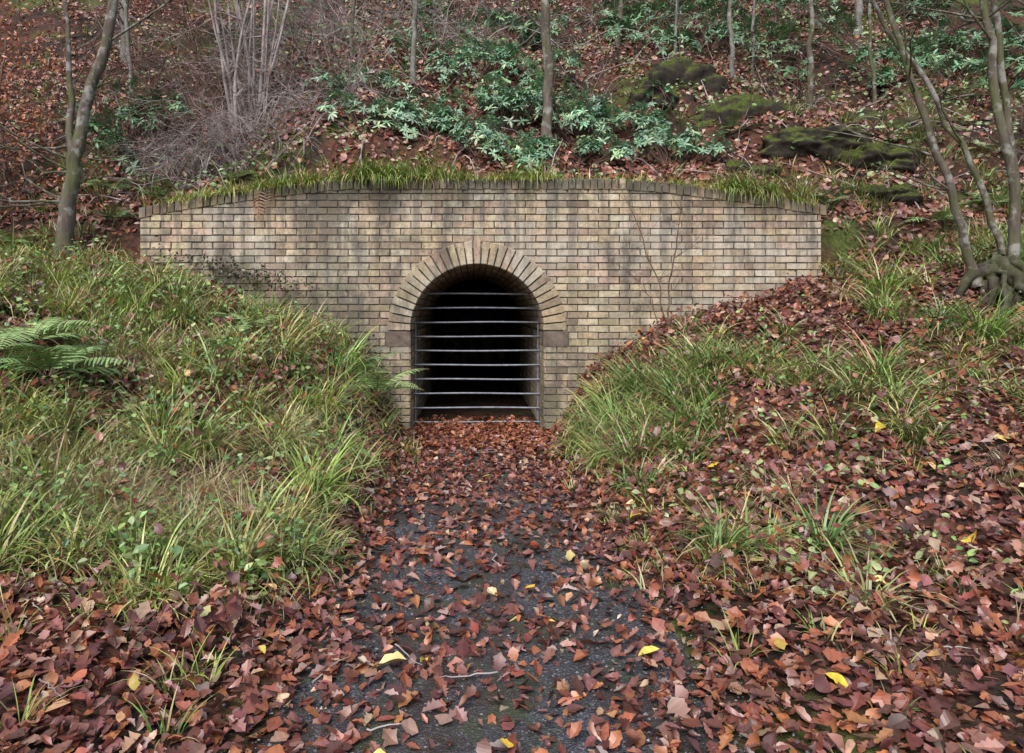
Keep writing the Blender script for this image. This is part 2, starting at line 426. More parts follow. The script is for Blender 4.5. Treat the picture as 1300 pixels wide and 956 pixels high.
def branchy(tb,p,d,L,r,level,k=5,tips=None,wob=.16):
    pts=limb(p,d,L,6,wob,.05); tb.add(pts,np.linspace(r,r*.4,6),k if level>0 else 3)
    if tips is not None: tips.append(pts[-1]); tips.append(pts[3])
    if level>0:
        for q in range(rng.integers(2,5)):
            i=rng.integers(2,6); dd=norm(pts[i]-pts[i-1])+rng.normal(0,.55,3)
            branchy(tb,pts[i],dd,L*rng.uniform(.4,.65),r*.5,level-1,k,tips,wob)
def tree(name,path,r0,r1,mat,nb=8,blen=1.2,start=.3,k=9,extra=None,lv=2):
    tb=TB(); n=24; P=smooth_path(path,n); t=np.linspace(0,1,n)
    rad=(r0+(r1-r0)*t)*(1+rng.normal(0,.05,n)); rad[0]*=1.5; rad[1]*=1.15; tb.add(P,rad,k); tips=[]
    for q in range(nb):
        i=int(rng.uniform(start,1)*(n-1)); i=max(1,min(n-1,i))
        a=rng.uniform(0,2*np.pi); d=np.array([math.cos(a),math.sin(a),rng.uniform(.2,.9)])
        branchy(tb,P[i],d,blen*rng.uniform(.6,1.3),rad[i]*.30,lv,tips=tips)
    if extra: extra(tb,P,tips)
    return tb.make(name,mat),tips
def B(x,y,dz=-.1): return np.array([x,y,float(H(x,y))+dz])
def copper(name,sel,m,parent=None):
    sel=np.repeat(sel,m,0)+rng.normal(0,.14,(len(sel)*m,3))*np.array([1.2,1,.7]); N=len(sel)
    leaves(name,sel,norm(rng.normal(0,1,(N,3))-[0,0,.4]),norm(rng.normal(0,1,(N,3))+[0,0,.6]),rng.uniform(.045,.07,N),rng.uniform(.022,.036,N),rng.uniform(0,.5,N),rng.normal(0,.5,N),pal([(.50,.19,.08),(.40,.14,.065),(.28,.10,.06)],N),P_OVAL,mat_dead,parent)

b=B(-4.42,-.25)
def ex(tb,P,tips):
    s=P[7]
    tb.add(smooth_path([s,s+[-.12,.1,.5],s+[-.10,.2,1.1],s+[-.35,.3,2.4]],10),np.linspace(.045,.02,10),7)
    for dd in ([-1,-.1,.15],[-.9,-.3,.5],[-1,.2,.35],[-1,0,-.1],[-1,-.4,.2],[-1,.1,0.0],[-.8,.3,.1]):
        branchy(tb,P[rng.integers(4,9)],dd,1.3,.016,2,tips=tips)
beech,tips=tree('beech_tree',[b,b+[.05,0,.6],b+[.10,.02,1.1],b+[.16,.05,1.6],b+[.36,.1,2.2],b+[.46,.3,3.2],b+[.4,.3,5.5],b+[.7,.4,7.5]],.088,.03,mat_bark,12,1.5,.45,extra=ex)
tips=np.array(tips); copper('foliage',tips[tips[:,0]<-4.4],6,beech)
for (x,y,h,m) in [(-5.6,.5,1.7,5),(-6.4,1.3,2.2,5)]:
    b=B(x,y); o,tp=tree('copper_beech_sapling',[b,b+[.05,0,h*.4],b+[-.05,0,h*.8],b+[.05,0,h*1.3]],.022,.008,mat_dtwig,10,.7,.25,6)
    copper('foliage',np.array(tp),m,o)

b=B(.96,1.75); tree('slender_tree',[b,b+[.02,0,1],b+[-.02,.02,2.2],b+[.12,.05,4],b+[.05,.1,7]],.085,.03,mat_bark,8,1.3,.4)
b=B(-1.0,3.25); tree('slender_tree',[b,b+[.03,0,1],b+[.08,.0,2.5],b+[.0,.05,6]],.05,.02,mat_barkg,7,1.,.3)
b=B(4.35,4.0); tree('slender_tree',[b,b+[-.05,0,1],b+[.0,.0,2.5],b+[.1,.05,6]],.045,.02,mat_barkg,6,1.,.3)
b=B(5.2,3.1); tree('slender_tree',[b,b+[.02,0,1],b+[.02,.0,2.5],b+[-.1,.05,6]],.05,.02,mat_bark,6,1.,.3)
b=B(4.8,4.3); tree('slender_tree',[b,b+[.02,0,1],b+[.05,.0,2.5],b+[-.1,.05,6]],.03,.015,mat_barkg,6,1.,.3)
b=B(2.6,5.0); tree('slender_tree',[b,b+[.1,0,1],b+[.05,.0,2.5],b+[-.1,.05,6]],.05,.02,mat_bark,6,1.,.3)
for (x,y,r) in [(-3.2,6.5,.06),(-6.5,5.2,.09),(7.6,6.0,.08),(.2,6.8,.07),(-8.5,2.5,.12),(9.5,3.0,.1),(-1.9,8.2,.09),(3.6,8.5,.09),(6.2,9.0,.1),(-5.4,8.8,.1),(-5.6,3.6,.035),(-2.2,4.4,.03),(6.4,3.4,.03),(3.3,3.8,.025),(-4.1,4.2,.03)]:
    b=B(x,y); tree('woodland_tree',[b,b+[rng.normal(0,.1),0,1.5],b+[rng.normal(0,.2),0,4],b+[rng.normal(0,.3),.1,8]],r,min(.025,r*.6),mat_bark if rng.random()<.5 else mat_barkg,9,1.4,.15)
RT=(4.62,-1.42)
b=B(*RT,-.02)
mst=empty('multi_stem_tree')
tb=TB()
def stem(pts,r0,r1,nb=4,bl=.9):
    P=smooth_path(pts,20); rr=np.linspace(r0,r1,20); rr[0]*=1.5; tb.add(P,rr,8)
    for q in range(nb):
        i=rng.integers(6,19); a=rng.uniform(0,6.28); branchy(tb,P[i],[math.cos(a),math.sin(a),.5],bl*rng.uniform(.5,1.3),rr[i]*.35,1)
stem([b+[-.14,0,.1],b+[-.32,.0,.75],b+[-.56,.02,1.5],b+[-.88,.1,2.6],b+[-1.2,.2,4.2]],.042,.018,6)
stem([b+[.20,.05,.2],b+[.0,.12,1.0],b+[-.42,.2,1.9],b+[-.92,.3,2.8],b+[-1.4,.35,3.8]],.034,.013,6)
stem([b+[.16,.0,.1],b+[.20,.0,1.0],b+[.05,.05,2.0],b+[-.05,.1,3.0],b+[-.1,.15,5.0]],.052,.022,6)
stem([b+[.24,.1,.1],b+[.30,.12,1.0],b+[.18,.15,2.2],b+[.08,.2,3.4],b+[.1,.2,5.0]],.040,.018,6)
stem([b+[.3,-.05,.0],b+[.50,-.05,1.0],b+[.62,.0,2.2],b+[.5,.2,4.4]],.045,.02,5)
tb.make('stems',mat_bark,mst)
tb=TB()
for k in range(60):
    a=k/60*6.28+rng.normal(0,.2); l=rng.uniform(.6,1.35); hh=rng.uniform(.0,.30)
    tb.add(smooth_path([b+[.06+rng.normal(0,.07),0,hh+.06],b+[.06+.2*l*math.cos(a),.16*l*math.sin(a),hh],b+[.06+.36*l*math.cos(a),.28*l*math.sin(a),-.22]],8,.022),np.linspace(.065,.018,8)*rng.uniform(.5,1.2),7)
tb.make('root_stool',mat_root,mst)

tb=TB(); b=B(-3.45,3.0,0)
for k in range(20):
    a=rng.uniform(0,6.28); r=rng.uniform(0,.28); p=b+[r*math.cos(a)*1.2,r*math.sin(a),-.1]
    d=np.array([rng.normal(0,.13),rng.normal(0,.10),1]); L=rng.uniform(2.,4); P=limb(p,d,L,9,.045,.05); rr=rng.uniform(.014,.034)
    tb.add(P,np.linspace(rr,rr*.4,9),6)
    for q in range(4):
        i=rng.integers(2,8); branchy(tb,P[i],rng.normal(0,1,3)+[0,0,.3],rng.uniform(.3,.9),rr*.35,1,4)
tb.make('coppiced_shrub',mat_twig)
def twiggy(name,x,y,n,L,mat,droop=.5,spread=.5,r=.006):
    tb=TB()
    for k in range(n):
        a=rng.uniform(0,6.28); xx=x+rng.normal(0,spread); y_=max(.5,y+rng.normal(0,spread*.6)) if abs(x)<4 else y+rng.normal(0,spread*.6)
        p=B(xx,y_,0); d=[math.cos(a),math.sin(a)*.8-.2,rng.uniform(.5,1.5)]
        P=limb(p,d,L*rng.uniform(.5,1.3),10,.14,.0,droop); tb.add(P,np.linspace(r,r*.45,10)*rng.uniform(.6,1.3),4)
        for q in range(4):
            i=rng.integers(2,9); branchy(tb,P[i],(P[i]-P[i-1])*8+rng.normal(0,.6,3),L*.35,r*.55,1,3)
    tb.make(name,mat)
twiggy('bare_shrub',-3.4,2.0,90,1.3,mat_twig,.55,.5,.0075)
twiggy('bare_shrub',-2.5,2.6,50,1.2,mat_twig,.5,.5,.006)
twiggy('bare_shrub',-5.2,2.2,60,1.4,mat_dtwig,.45,.8,.008)
twiggy('bare_shrub',-6.2,.9,50,1.3,mat_dtwig,.45,.8,.008)
twiggy('bare_shrub',-2.2,5.0,80,1.6,mat_twig,.4,1.2,.009)
twiggy('bare_shrub',-5.0,4.8,80,1.7,mat_dtwig,.4,1.4,.009)
twiggy('bare_shrub',-4.2,3.4,60,1.5,mat_dtwig,.4,.8,.008)
twiggy('bare_shrub',5.0,3.8,50,1.3,mat_dtwig,.5,1.4,.007)
twiggy('bare_shrub',.4,5.4,60,1.6,mat_twig,.4,1.6,.008)
twiggy('bare_shrub',6.2,1.5,30,1.2,mat_dtwig,.5,.9,.006)
def sapling(pts,r):
    tb=TB(); P=smooth_path(pts,14); tb.add(P,np.linspace(r,r*.4,14),5)
    for q in range(7):
        i=rng.integers(4,13); branchy(tb,P[i],[rng.choice([-1,1])*rng.uniform(.4,1),-.1,rng.uniform(.4,1)],rng.uniform(.2,.5),r*.35,1,3,None,.08)
    tb.make('bare_sapling',mat_dtwig)
b=B(2.05,-.18,-.05); sapling([b,b+[-.08,0,.5],b+[-.3,.02,1.1],b+[-.55,0,1.7]],.009)
b=B(2.05,-.2,-.05); sapling([b,b+[0,0,.5],b+[.1,.02,1.0],b+[.17,0,1.6]],.011)
b=B(1.95,-.22,-.05); sapling([b,b+[-.05,0,.4],b+[-.25,.02,.7],b+[-.6,0,.9]],.007)

# ------------------------------------------------------------------ gate
gate=empty('metal_bar_gate'); gy=.42
tb=TB()
for k in range(10):
    z=.045+k*.166; hwid=RI-.01 if z<ZS else math.sqrt((RI-.01)**2-(z-ZS)**2)
    xs_=np.linspace(-hwid,hwid,9); tb.add(np.stack([xs_,np.full(9,gy),z+.0035*np.sin(xs_*4+k)],-1),np.full(9,.0105),8)
tb.make('bars',mat_steel,gate)
tb=TB()
for s in (-1,1):
    tb.add([(s*.715,gy+.02,-.02),(s*.715,gy+.02,.6),(s*.715,gy+.02,1.2)],[.010]*3,8)
tb.make('stiles',mat_steel,gate)

# ------------------------------------------------------------------ litter
def pts(n,x0,x1,y0,y1): return rng.uniform(x0,x1,n),rng.uniform(y0,y1,n)
FERNS=[(-3.0,-2.8,.28),(-3.35,-2.45,.22),(-.95,-1.15,.20),(-1.12,-.95,.14),RT+(.42,)]
def clear(x,y,f=1.):
    k=np.ones(len(x),bool)
    for (a,b_,r) in FERNS: k&=((x-a)**2+(y-b_)**2>(r*f)**2)
    return k
x,y=pts(84000,-5.2,6.0,-6.6,-.02)
edge=.66+.36*(vnoise(y*2.1,x*0+np.sign(x)*5,61)-.5)
pathw=sm((edge+.22-np.abs(x-.03))/.55)
cov=np.where(y>-2.4,1.,.34+.62*vnoise(x*2.4,y*2.4,4)**1.5+.45*sm((y+3.2)/.8))*pathw+(1-pathw)
left=sm((-x-.75)/.3)*sm((y+4.9+.2*(x+1.5))/.5); cov=cov*(1-.40*left)
cov=cov*(.55+.6*fbm(x*1.7,y*1.7,55))
k=rng.random(len(x))<cov; k&=np.abs(x)<(y+7.54)*.9+.8
k&=~((np.abs(x)>RI)&(y>-.03))
litter('fallen_leaves',x[k],y[k],.060,lift=.032,lobe='mix')
nf=int(k.sum())
x,y=pts(17000,-5.0,6,-5.0,-.1); k=(np.abs(x)>.85)&(rng.random(17000)<np.clip((fbm(x*1.4,y*1.4,15)-.25)*2.2,.12,1))
litter('fallen_leaves',x[k],y[k],.060,tilt=.5,lift=.13,zo=.04,lobe='mix')
x,y=pts(2600,-.70,.70,-1.0,.9); k=rng.random(len(x))<np.where(y<0,1,.9*np.exp(-y*1.2)); x,y=x[k],y[k]
N=len(x); n=norm(np.array([0,0,1.])+rng.normal(0,.35,(N,3))); t=project(randdir(N),n); L=.065*rng.uniform(.7,1.2,N)
leaves('fallen_leaves',np.stack([x,y,.02+rng.uniform(0,.03,N)],-1)-t*L[:,None]*.5,t,n,L,L*.65,rng.uniform(0,.6,N),rng.normal(.1,.5,N),pal([(.38,.14,.06),(.28,.10,.055),(.17,.06,.04)],N,.3),P_LOBE,mat_dead)
HD=[(.28,.10,.06),(.38,.165,.09),(.16,.065,.05),(.46,.31,.24),(.34,.17,.14),(.22,.09,.075)]
HW=[.22,.15,.20,.11,.16,.16]
x,y=pts(68000,-10,10,.30,8.5)
cov=.34+1.0*sm((fbm(x*.9+7,y*.9,91,4)-.38)/.22); cov*=np.where(y>5,.6,1)
k=(rng.random(len(x))<cov)&(np.abs(x)<(y+7.54)*.85+1.0)
litter('hillside_leaf_litter',x[k],y[k],.085,colors=HD,w=HW,lobe=False,lift=.03,tilt=.5)
x,y=pts(9000,-9,9,-1.8,.6); k=(np.abs(x)>3.85); litter('hillside_leaf_litter',x[k],y[k],.072,colors=HD,w=HW,lobe=False,lift=.03)
yx=np.array([-.78,-.35,.62,.22,1.35,1.75,-.2,2.2,-1.0,.9,2.6,1.2,1.9,.45,-.55,1.55,.05,2.9,3.2,2.4]); yy_=np.array([-4.05,-5.02,-4.95,-4.35,-4.2,-4.5,-3.6,-3.6,-4.6,-3.5,-3.1,-5.2,-5.1,-4.0,-4.5,-3.0,-5.5,-2.7,-3.4,-4.2])
litter('yellow_fallen_leaves',yx,yy_,.085,[(.78,.58,.06),(.70,.54,.20),(.64,.52,.33)],[.4,.3,.3],'beech',.035,.12,zo=.03)
x,y=pts(200,-3.5,4.5,-5.6,-.5); litter('yellow_fallen_leaves',x,y,.055,[(.64,.47,.10),(.58,.44,.22),(.52,.30,.13)],[.3,.35,.35],'beech',.05,.2,zo=.03)

# ------------------------------------------------------------------ grass
def grass(name,tx,ty,nb,Lm,colors,w,base=None,spread=.05,zoff=0,lean=(.25,1.0),width=.008,dry=.14,zs=None,r=5,tuftvar=(.55,1.4)):
    if zs is None:
        k=clear(tx,ty); tx,ty=tx[k],ty[k]
    N=len(tx)*nb; T=np.repeat(np.arange(len(tx)),nb)
    sc=rng.uniform(*tuftvar,len(tx))[T]; tc=pal(colors,len(tx),.28,w)[T]
    bx=tx[T]+rng.normal(0,spread,N); by=ty[T]+rng.normal(0,spread,N)
    if zs is None:
        by=np.where(ty[T]<0,np.minimum(by,-.02),by); bz=H(bx,by)
        sc=sc*np.where((ty[T]<0)&(np.abs(tx[T])<3.7),np.interp(-ty[T],[0,.9],[.5,1]),1)
    else: bz=zs[T]
    a=np.arctan2(by-ty[T],bx-tx[T])+rng.normal(0,.7,N); n=Hn(bx,by) if zs is None else np.tile([0,0,1.],(N,1))
    d=np.stack([np.cos(a),np.sin(a),np.zeros(N)],-1)
    d=norm(d+n*np.array([.8,.8,0]))
    up=norm(n*.35+np.array([0,0,1.]))
    L=Lm*sc*rng.uniform(.4,1.3,N); le=rng.uniform(*lean,N)
    t=np.linspace(0,1,r)
    th0=le*.30; th1=th0+le*1.6
    th=th0[:,None]+(th1-th0)[:,None]*t[None,:]
    hx=np.cumsum(np.concatenate([np.zeros((N,1)),np.sin(th[:,1:])/(r-1)],1),1); hz=np.cumsum(np.concatenate([np.zeros((N,1)),np.cos(th[:,1:])/(r-1)],1),1)
    C=np.stack([bx,by,bz-.01+zoff],-1)[:,None]+L[:,None,None]*(hx[...,None]*d[:,None]+hz[...,None]*up[:,None])
    a2=a+rng.normal(0,.5,N); s=np.stack([-np.sin(a2),np.cos(a2),np.zeros(N)],-1)
    wd=width*rng.uniform(.6,1.3,N)[:,None]*np.interp(t,[0,.2,.6,.8,1],[.7,1,.9,.55,.06])[None]
    V=np.stack([C-s[:,None]*wd[...,None]*.5,C+s[:,None]*wd[...,None]*.5],2)
    i=np.arange(r-1)*2; q=np.stack([i,i+1,i+3,i+2],-1)
    F=(q[None]+(np.arange(N)*r*2)[:,None,None]).reshape(-1,4)
    c=tc*(1+.4*rng.uniform(-1,1,(N,1)))
    dm=rng.random(N)<dry; c[dm]=pal([(.55,.45,.26),(.45,.33,.18),(.30,.18,.10)],int(dm.sum()))
    col=np.repeat(c[:,None],r,1); tt=(t**3)[None,:,None]; col=col*(1-.4*tt)+.4*tt*np.array([.48,.44,.18])
    col=np.repeat(col[:,:,None],2,2)
    mk(name,V,F,mat_grass,col.reshape(-1,3),False)
G=[(.24,.33,.07),(.16,.26,.06),(.35,.41,.10),(.47,.46,.17),(.10,.18,.055)]; GW=[.27,.21,.23,.16,.13]
DRY=[(.58,.49,.31),(.48,.37,.22),(.42,.37,.19)]; DW=[.4,.3,.3]
def lmask(x,y): return sm((y+4.95+.22*(x+1.5))/.45)*sm((-x-.72-.16*vnoise(y*3,0*y,3)-.15*sm((y+1)/.6))/.2)
x,y=pts(1700,-5.2,-.72,-5.2,-.06); c=sm((fbm(x*2.0,y*2.0,41)-.43)/.18)*lmask(x,y); k=(rng.random(len(x))<c)&(np.abs(x)<(y+7.54)*.85+.5)
grass('grass_bank',x[k],y[k],46,.225,G,GW,spread=.04,width=.0085,lean=(.3,1.5))
x,y=pts(150,-4.8,-.8,-4.8,-.1); k=rng.random(150)<lmask(x,y)
grass('grass_tuft',x[k],y[k],76,.34,[(.26,.36,.07),(.18,.29,.07),(.40,.44,.13)],[.4,.3,.3],spread=.035,width=.010,lean=(.35,1.4))
x,y=pts(2400,-4.8,-.8,-4.9,-.06); k=rng.random(len(x))<lmask(x,y)*.75
grass('grass_bank',x[k],y[k],9,.11,G,GW,spread=.08,width=.006,r=4)
x=np.concatenate([rng.normal(-2.2,.35,55),rng.normal(-1.6,.25,26),rng.normal(-2.6,.4,16),rng.normal(-1.3,.15,12)]); y=np.concatenate([rng.normal(-3.8,.2,55),rng.normal(-3.6,.2,26),rng.normal(-2.3,.3,16),rng.normal(-2.6,.4,12)])
grass('dry_grass',x,y,60,.28,DRY,DW,spread=.04,width=.0045,dry=.3,lean=(.5,1.5))
x,y=pts(220,-4.2,-.9,-4.6,-.3); grass('dry_grass',x,y,22,.22,DRY,DW,spread=.05,width=.004,dry=.3,lean=(.5,1.6))
x,y=pts(2000,.80,6.2,-4.6,-.05)
ridge=1.4*np.exp(-((x-1.35)/.42)**2)*sm((y+2.9)/.6)*sm((-y-.35)/.4)+.9*np.exp(-((y+1.5)/.40)**2)*sm((x-1.)/.4)*sm((3.0-x)/.8)
cl=sm((fbm(x*1.7+3,y*1.7,71)-.56)/.08)*.8
fr=sm((x-3.4)/.6)*.4
c=np.clip(ridge+(cl+fr)*sm((x-.95)/.3),0,1)*np.where((x>1.75)&(y>-.95)&(x<3.6),.05,1)*np.where(y>-.6,sm((x-1.15)/.2),1)
k=rng.random(len(x))<c*.58
RGc=[(.18,.29,.07),(.12,.22,.055),(.28,.36,.10),(.40,.42,.15)]
grass('grass_bank',x[k],y[k],54,.28,RGc,[.3,.3,.25,.15],width=.010,lean=(.45,1.4),spread=.035)
grass('grass_tuft',np.array([5.1,5.3,5.4,3.9,3.8,3.6,3.0,2.5,2.0,1.5,1.3,1.2,1.15,1.7,4.4,4.1]),np.array([-2.0,-1.1,-1.6,-1.8,-1.1,-1.5,-2.4,-1.5,-1.6,-1.3,-2.0,-1.5,-2.5,-2.2,-2.3,-2.0]),150,.42,[(.18,.31,.06),(.13,.25,.055)],[.5,.5],spread=.05,width=.010,lean=(.4,1.3))
grass('dry_grass',np.array([3.55,3.6,1.75,1.85,3.0,2.3]),np.array([-.95,-.9,-3.3,-3.45,-3.6,-2.7]),150,.24,DRY,DW,spread=.05,width=.0045,lean=(.6,1.6))
x=np.concatenate([rng.normal(-.88,.14,60),rng.normal(1.0,.16,60)]); y=rng.uniform(-4.6,-.8,120); grass('path_edge_grass',x,y,18,.12,G,GW,spread=.03,width=.006)
x,y=pts(150,-3,4,-5.8,-3.4); grass('path_edge_grass',x[np.abs(x)>.9],y[np.abs(x)>.9],18,.13,G,GW,spread=.02,width=.006)
WT=[(.30,.37,.06),(.20,.29,.05),(.42,.45,.10)]
x=rng.uniform(-3.5,3.7,2600); c=np.where((x<.85)&(x>-3.35),1.,.22)*np.clip(.1+1.7*vnoise(x*2.5,x*0,5),0,1)+.7*np.exp(-((x-3.1)/.4)**2); k=rng.random(2600)<c; x=x[k]
y=rng.uniform(-.03,.45,len(x)); z=np.where(y<.26,walltop(x)-.0,H(x,y))
grass('wall_top_grass',x,y,14,.13,WT,[.4,.3,.3],spread=.03,zs=z,width=.008,lean=(.2,1.7),r=4)
x=np.concatenate([rng.normal(-1.0,.18,34),rng.normal(3.15,.22,30),rng.uniform(-2.9,.7,34)]); y=rng.uniform(-.05,.18,len(x))
grass('wall_top_grass',x,y,46,.32,[(.24,.34,.06),(.17,.28,.05)],[.5,.5],spread=.03,zs=walltop(x),width=.009,lean=(.4,1.7))
x,y=pts(1100,-9,10,.5,7); c=sm((fbm(x*.8,y*.8,13)-.47)/.12)*np.where(x>2.3,1,.6); k=rng.random(1100)<c*.6
grass('hillside_grass',x[k],y[k],24,.22,[(.15,.23,.06),(.22,.29,.08),(.36,.33,.17)],[.4,.35,.25],width=.010,r=4)
x=np.concatenate([rng.uniform(3.9,6.5,90),rng.uniform(-6.5,-3.9,50)]); y=rng.uniform(-1.3,1.8,140)
grass('hillside_grass',x,y,34,.24,G,GW,width=.009)

def weeds(name,x,y,h,size,colors,mat=mat_green,prof=P_OVAL):
    N=len(x); n=norm(Hn(x,y)+rng.normal(0,.45,(N,3))); t=project(randdir(N),n); L=size*rng.uniform(.6,1.3,N)
    leaves(name,np.stack([x,y,H(x,y)+rng.uniform(.01,h,N)],-1),t,n,L,L*rng.uniform(.55,.8,N),rng.uniform(0,.5,N),rng.normal(0,.3,N)-.2,pal(colors,N,.3),prof,mat)
WG=[(.15,.27,.08),(.22,.34,.10),(.30,.38,.14),(.10,.19,.07)]
def clumps(n,m,s,x0,x1,y0,y1,lo=None,hi=None):
    a,b_=pts(n,x0,x1,y0,y1); x=np.repeat(a,m)+rng.normal(0,s,n*m); y=np.repeat(b_,m)+rng.normal(0,s,n*m)
    if hi is not None: y=np.minimum(y,hi)
    if lo is not None: y=np.maximum(y,lo)
    return x,y
x,y=clumps(400,16,.08,-4.8,-.85,-4.7,-.1,hi=-.04); weeds('bramble_leaves',x,y,.24,.040,WG)
x,y=clumps(110,14,.08,.95,5.2,-5.0,-.4,hi=-.04); weeds('bramble_leaves',x,y,.16,.040,WG)
x,y=clumps(12,14,.06,.9,2.6,-4.6,-3.2,hi=-.04); weeds('bramble_leaves',x,y,.14,.052,[(.34,.42,.18)])
x,y=clumps(330,16,.12,-7,8.5,.6,7.,lo=.4); weeds('hillside_weeds',x,y,.25,.065,[(.14,.24,.09),(.20,.31,.12),(.27,.35,.15)])

N=420; x=rng.normal(-2.6,.42,N); y=-rng.uniform(.03,.22,N); z=1.74-.22*(x+2.5)+rng.normal(0,.06,N)
leaves('creeper_plant',np.stack([x,y,z],-1),norm(rng.normal(0,1,(N,3))),norm(rng.normal(0,.5,(N,3))+[0,-.5,.7]),rng.uniform(.03,.055,N),rng.uniform(.02,.035,N),rng.uniform(0,.4,N),rng.normal(0,.3,N),pal([(.05,.07,.035),(.09,.05,.035),(.13,.14,.06)],N),P_OVAL,mat_green)
N=160; x=rng.normal(-1.28,.13,N); y=-rng.uniform(.03,.2,N); z=.86+rng.normal(0,.10,N)
leaves('creeper_plant',np.stack([x,y,z],-1),norm(rng.normal(0,1,(N,3))),norm(rng.normal(0,.5,(N,3))+[0,-.5,.7]),rng.uniform(.03,.05,N),rng.uniform(.02,.035,N),rng.uniform(0,.4,N),rng.normal(0,.3,N),pal([(.05,.07,.035),(.09,.05,.035)],N),P_OVAL,mat_green)

# ------------------------------------------------------------------ ferns
def fern(name,base,nf,L,colors,az=None,elev=(.5,1.1),curl=1.25,m=25,pw=.036):
    pos=[];T=[];NN=[];LL=[];tb=TB()
    for k in range(nf):
        a=(k/nf*6.28+rng.normal(0,.25)) if az is None else rng.uniform(*az)
        el=rng.uniform(*elev); l=L*rng.uniform(.75,1.15); t=np.linspace(0,1,m)
        th=el-curl*t; st=l/(m-1)
        hh=np.cumsum(np.cos(th))*st; zz=np.cumsum(np.sin(th))*st
        d=np.array([math.cos(a),math.sin(a),0]); P=base+hh[:,None]*d+zz[:,None]*np.array([0,0,1.])
        tb.add(P,np.linspace(.004,.001,m),4)
        tan=norm(np.gradient(P,axis=0)); side=norm(np.cross(d,[0,0,1.]))[None]*np.ones((m,1)); nn=norm(np.cross(side,tan))
        for s in (-1,1):
            for i in range(3 if m>15 else 1,m-1):
                u=t[i]; w=math.sin(math.pi*min(1,(u+.03)**.75))*.26+.02
                pos.append(P[i]); T.append(side[i]*s+tan[i]*.4-nn[i]*.12); NN.append(nn[i]); LL.append(l*w)
    N=len(pos); LL=np.array(LL)
    e=empty(name); c=np.array(colors[rng.integers(len(colors))])*(1+.2*rng.uniform(-1,1,(N,1)))
    leaves('fronds',pos,T,np.array(NN),LL,np.full(N,L*pw)*np.clip(LL/(L*.2),.5,1.),rng.uniform(0,.15,N),rng.normal(-.25,.15,N),c,[.9,.6,1,.55,.85,.45,.65,.3,.4,.04],mat_green,e,mott=.15)
    tb.make('stalks',mat_dtwig,e)
FG=[(.25,.39,.15),(.30,.44,.16),(.21,.34,.13)]
fern('fern',B(-3.0,-2.8,.10),10,.68,FG); fern('fern',B(-3.35,-2.45,.12),9,.65,FG)
fern('fern',B(-.95,-1.15,.16),11,.56,FG,elev=(.5,1.2)); fern('fern',B(-1.12,-.95,.12),8,.45,FG,elev=(.5,1.2))
for (x,y,l) in [(-4.15,.3,.4),(-4.6,1.1,.5),(-3.9,.85,.4),(4.2,.6,.45),(5.2,.2,.5),(4.6,1.6,.45),(6.2,.6,.5),(-5.4,1.3,.5),(-5.0,-.1,.45),(5.9,1.6,.5),(6.8,1.4,.5),(3.6,2.0,.4),(7.2,2.6,.55),(-6.3,.2,.5),(-2.0,-1.6,.4)]:
    fern('fern',B(x,y,.04),8,l,FG)
fern('dead_fern',np.array([-2.38,-.035,2.72]),1,.40,[(.36,.17,.09)],az=(4.55,4.6),elev=(-1.35,-1.3),curl=.25,m=12,pw=.04)
fern('dead_fern',np.array([-2.27,-.035,2.72]),1,.30,[(.30,.15,.08)],az=(4.9,5.0),elev=(-1.3,-1.2),curl=.25,m=10,pw=.04)

# ------------------------------------------------------------------ rhododendrons
RG=[(.20,.36,.22),(.26,.43,.26),(.14,.27,.16),(.34,.48,.28)]
def rhodo(name,x,y,rx,rz,nw,L=.12,cols=RG):
    e=empty(name); tb=TB(); pos=[];T=[];NN=[]; LL=[];CC=[]
    nl=7; lob=[(rng.normal(0,rx*.65),rng.normal(0,rx*.4),rng.uniform(.3,1.0)*rz,rng.uniform(.3,.65)) for _ in range(nl)]
    for k in range(nw):
        lx,ly,lz,lr=lob[rng.integers(nl)]
        dd=norm(rng.normal(0,1,3)); dd[2]=abs(dd[2])*.9-.15; rr=rng.uniform(.5,1.15)
        p=np.array([x+lx+dd[0]*rx*lr*rr, max(.42,y+ly+dd[1]*rx*lr*rr*.8), 0]); gz=float(H(p[0],p[1])); p[2]=gz+.08+lz*.6+dd[2]*rz*lr*rr
        if p[2]<gz+.05: p[2]=gz+rng.uniform(.05,.2)
        out=norm(dd+np.array([0,-.2,.9])+rng.normal(0,.25,3))
        if k%3==0:
            q=np.array([x+lx*.4,y+ly*.4,float(H(x+lx*.4,y+ly*.4))]); tb.add(smooth_path([q,(p+q)/2+[0,0,-.04],p],6),np.linspace(.010,.004,6),4)
        m=rng.integers(7,11); a0=rng.uniform(0,6.28); u=norm(np.cross(out,[.3,.9,.1])); v=np.cross(out,u); col=pal(cols,1,.3)[0]
        for j in range(m):
            a=a0+j*2.4; d=math.cos(a)*u+math.sin(a)*v; up=rng.uniform(-.15,.75)
            pos.append(p); T.append(d+out*up); NN.append(out-d*up); LL.append(L*rng.uniform(.6,1.2)); CC.append(col*rng.uniform(.7,1.3))
    N=len(pos); LL=np.array(LL)
    leaves('leaf_whorls',pos,T,np.array(NN),LL,LL*rng.uniform(.24,.34,N),rng.uniform(.1,.4,N),rng.normal(-.5,.2,N),np.array(CC),P_LONG,mat_rhodo,e,mott=.15)
    tb.make('stems',mat_dtwig,e)
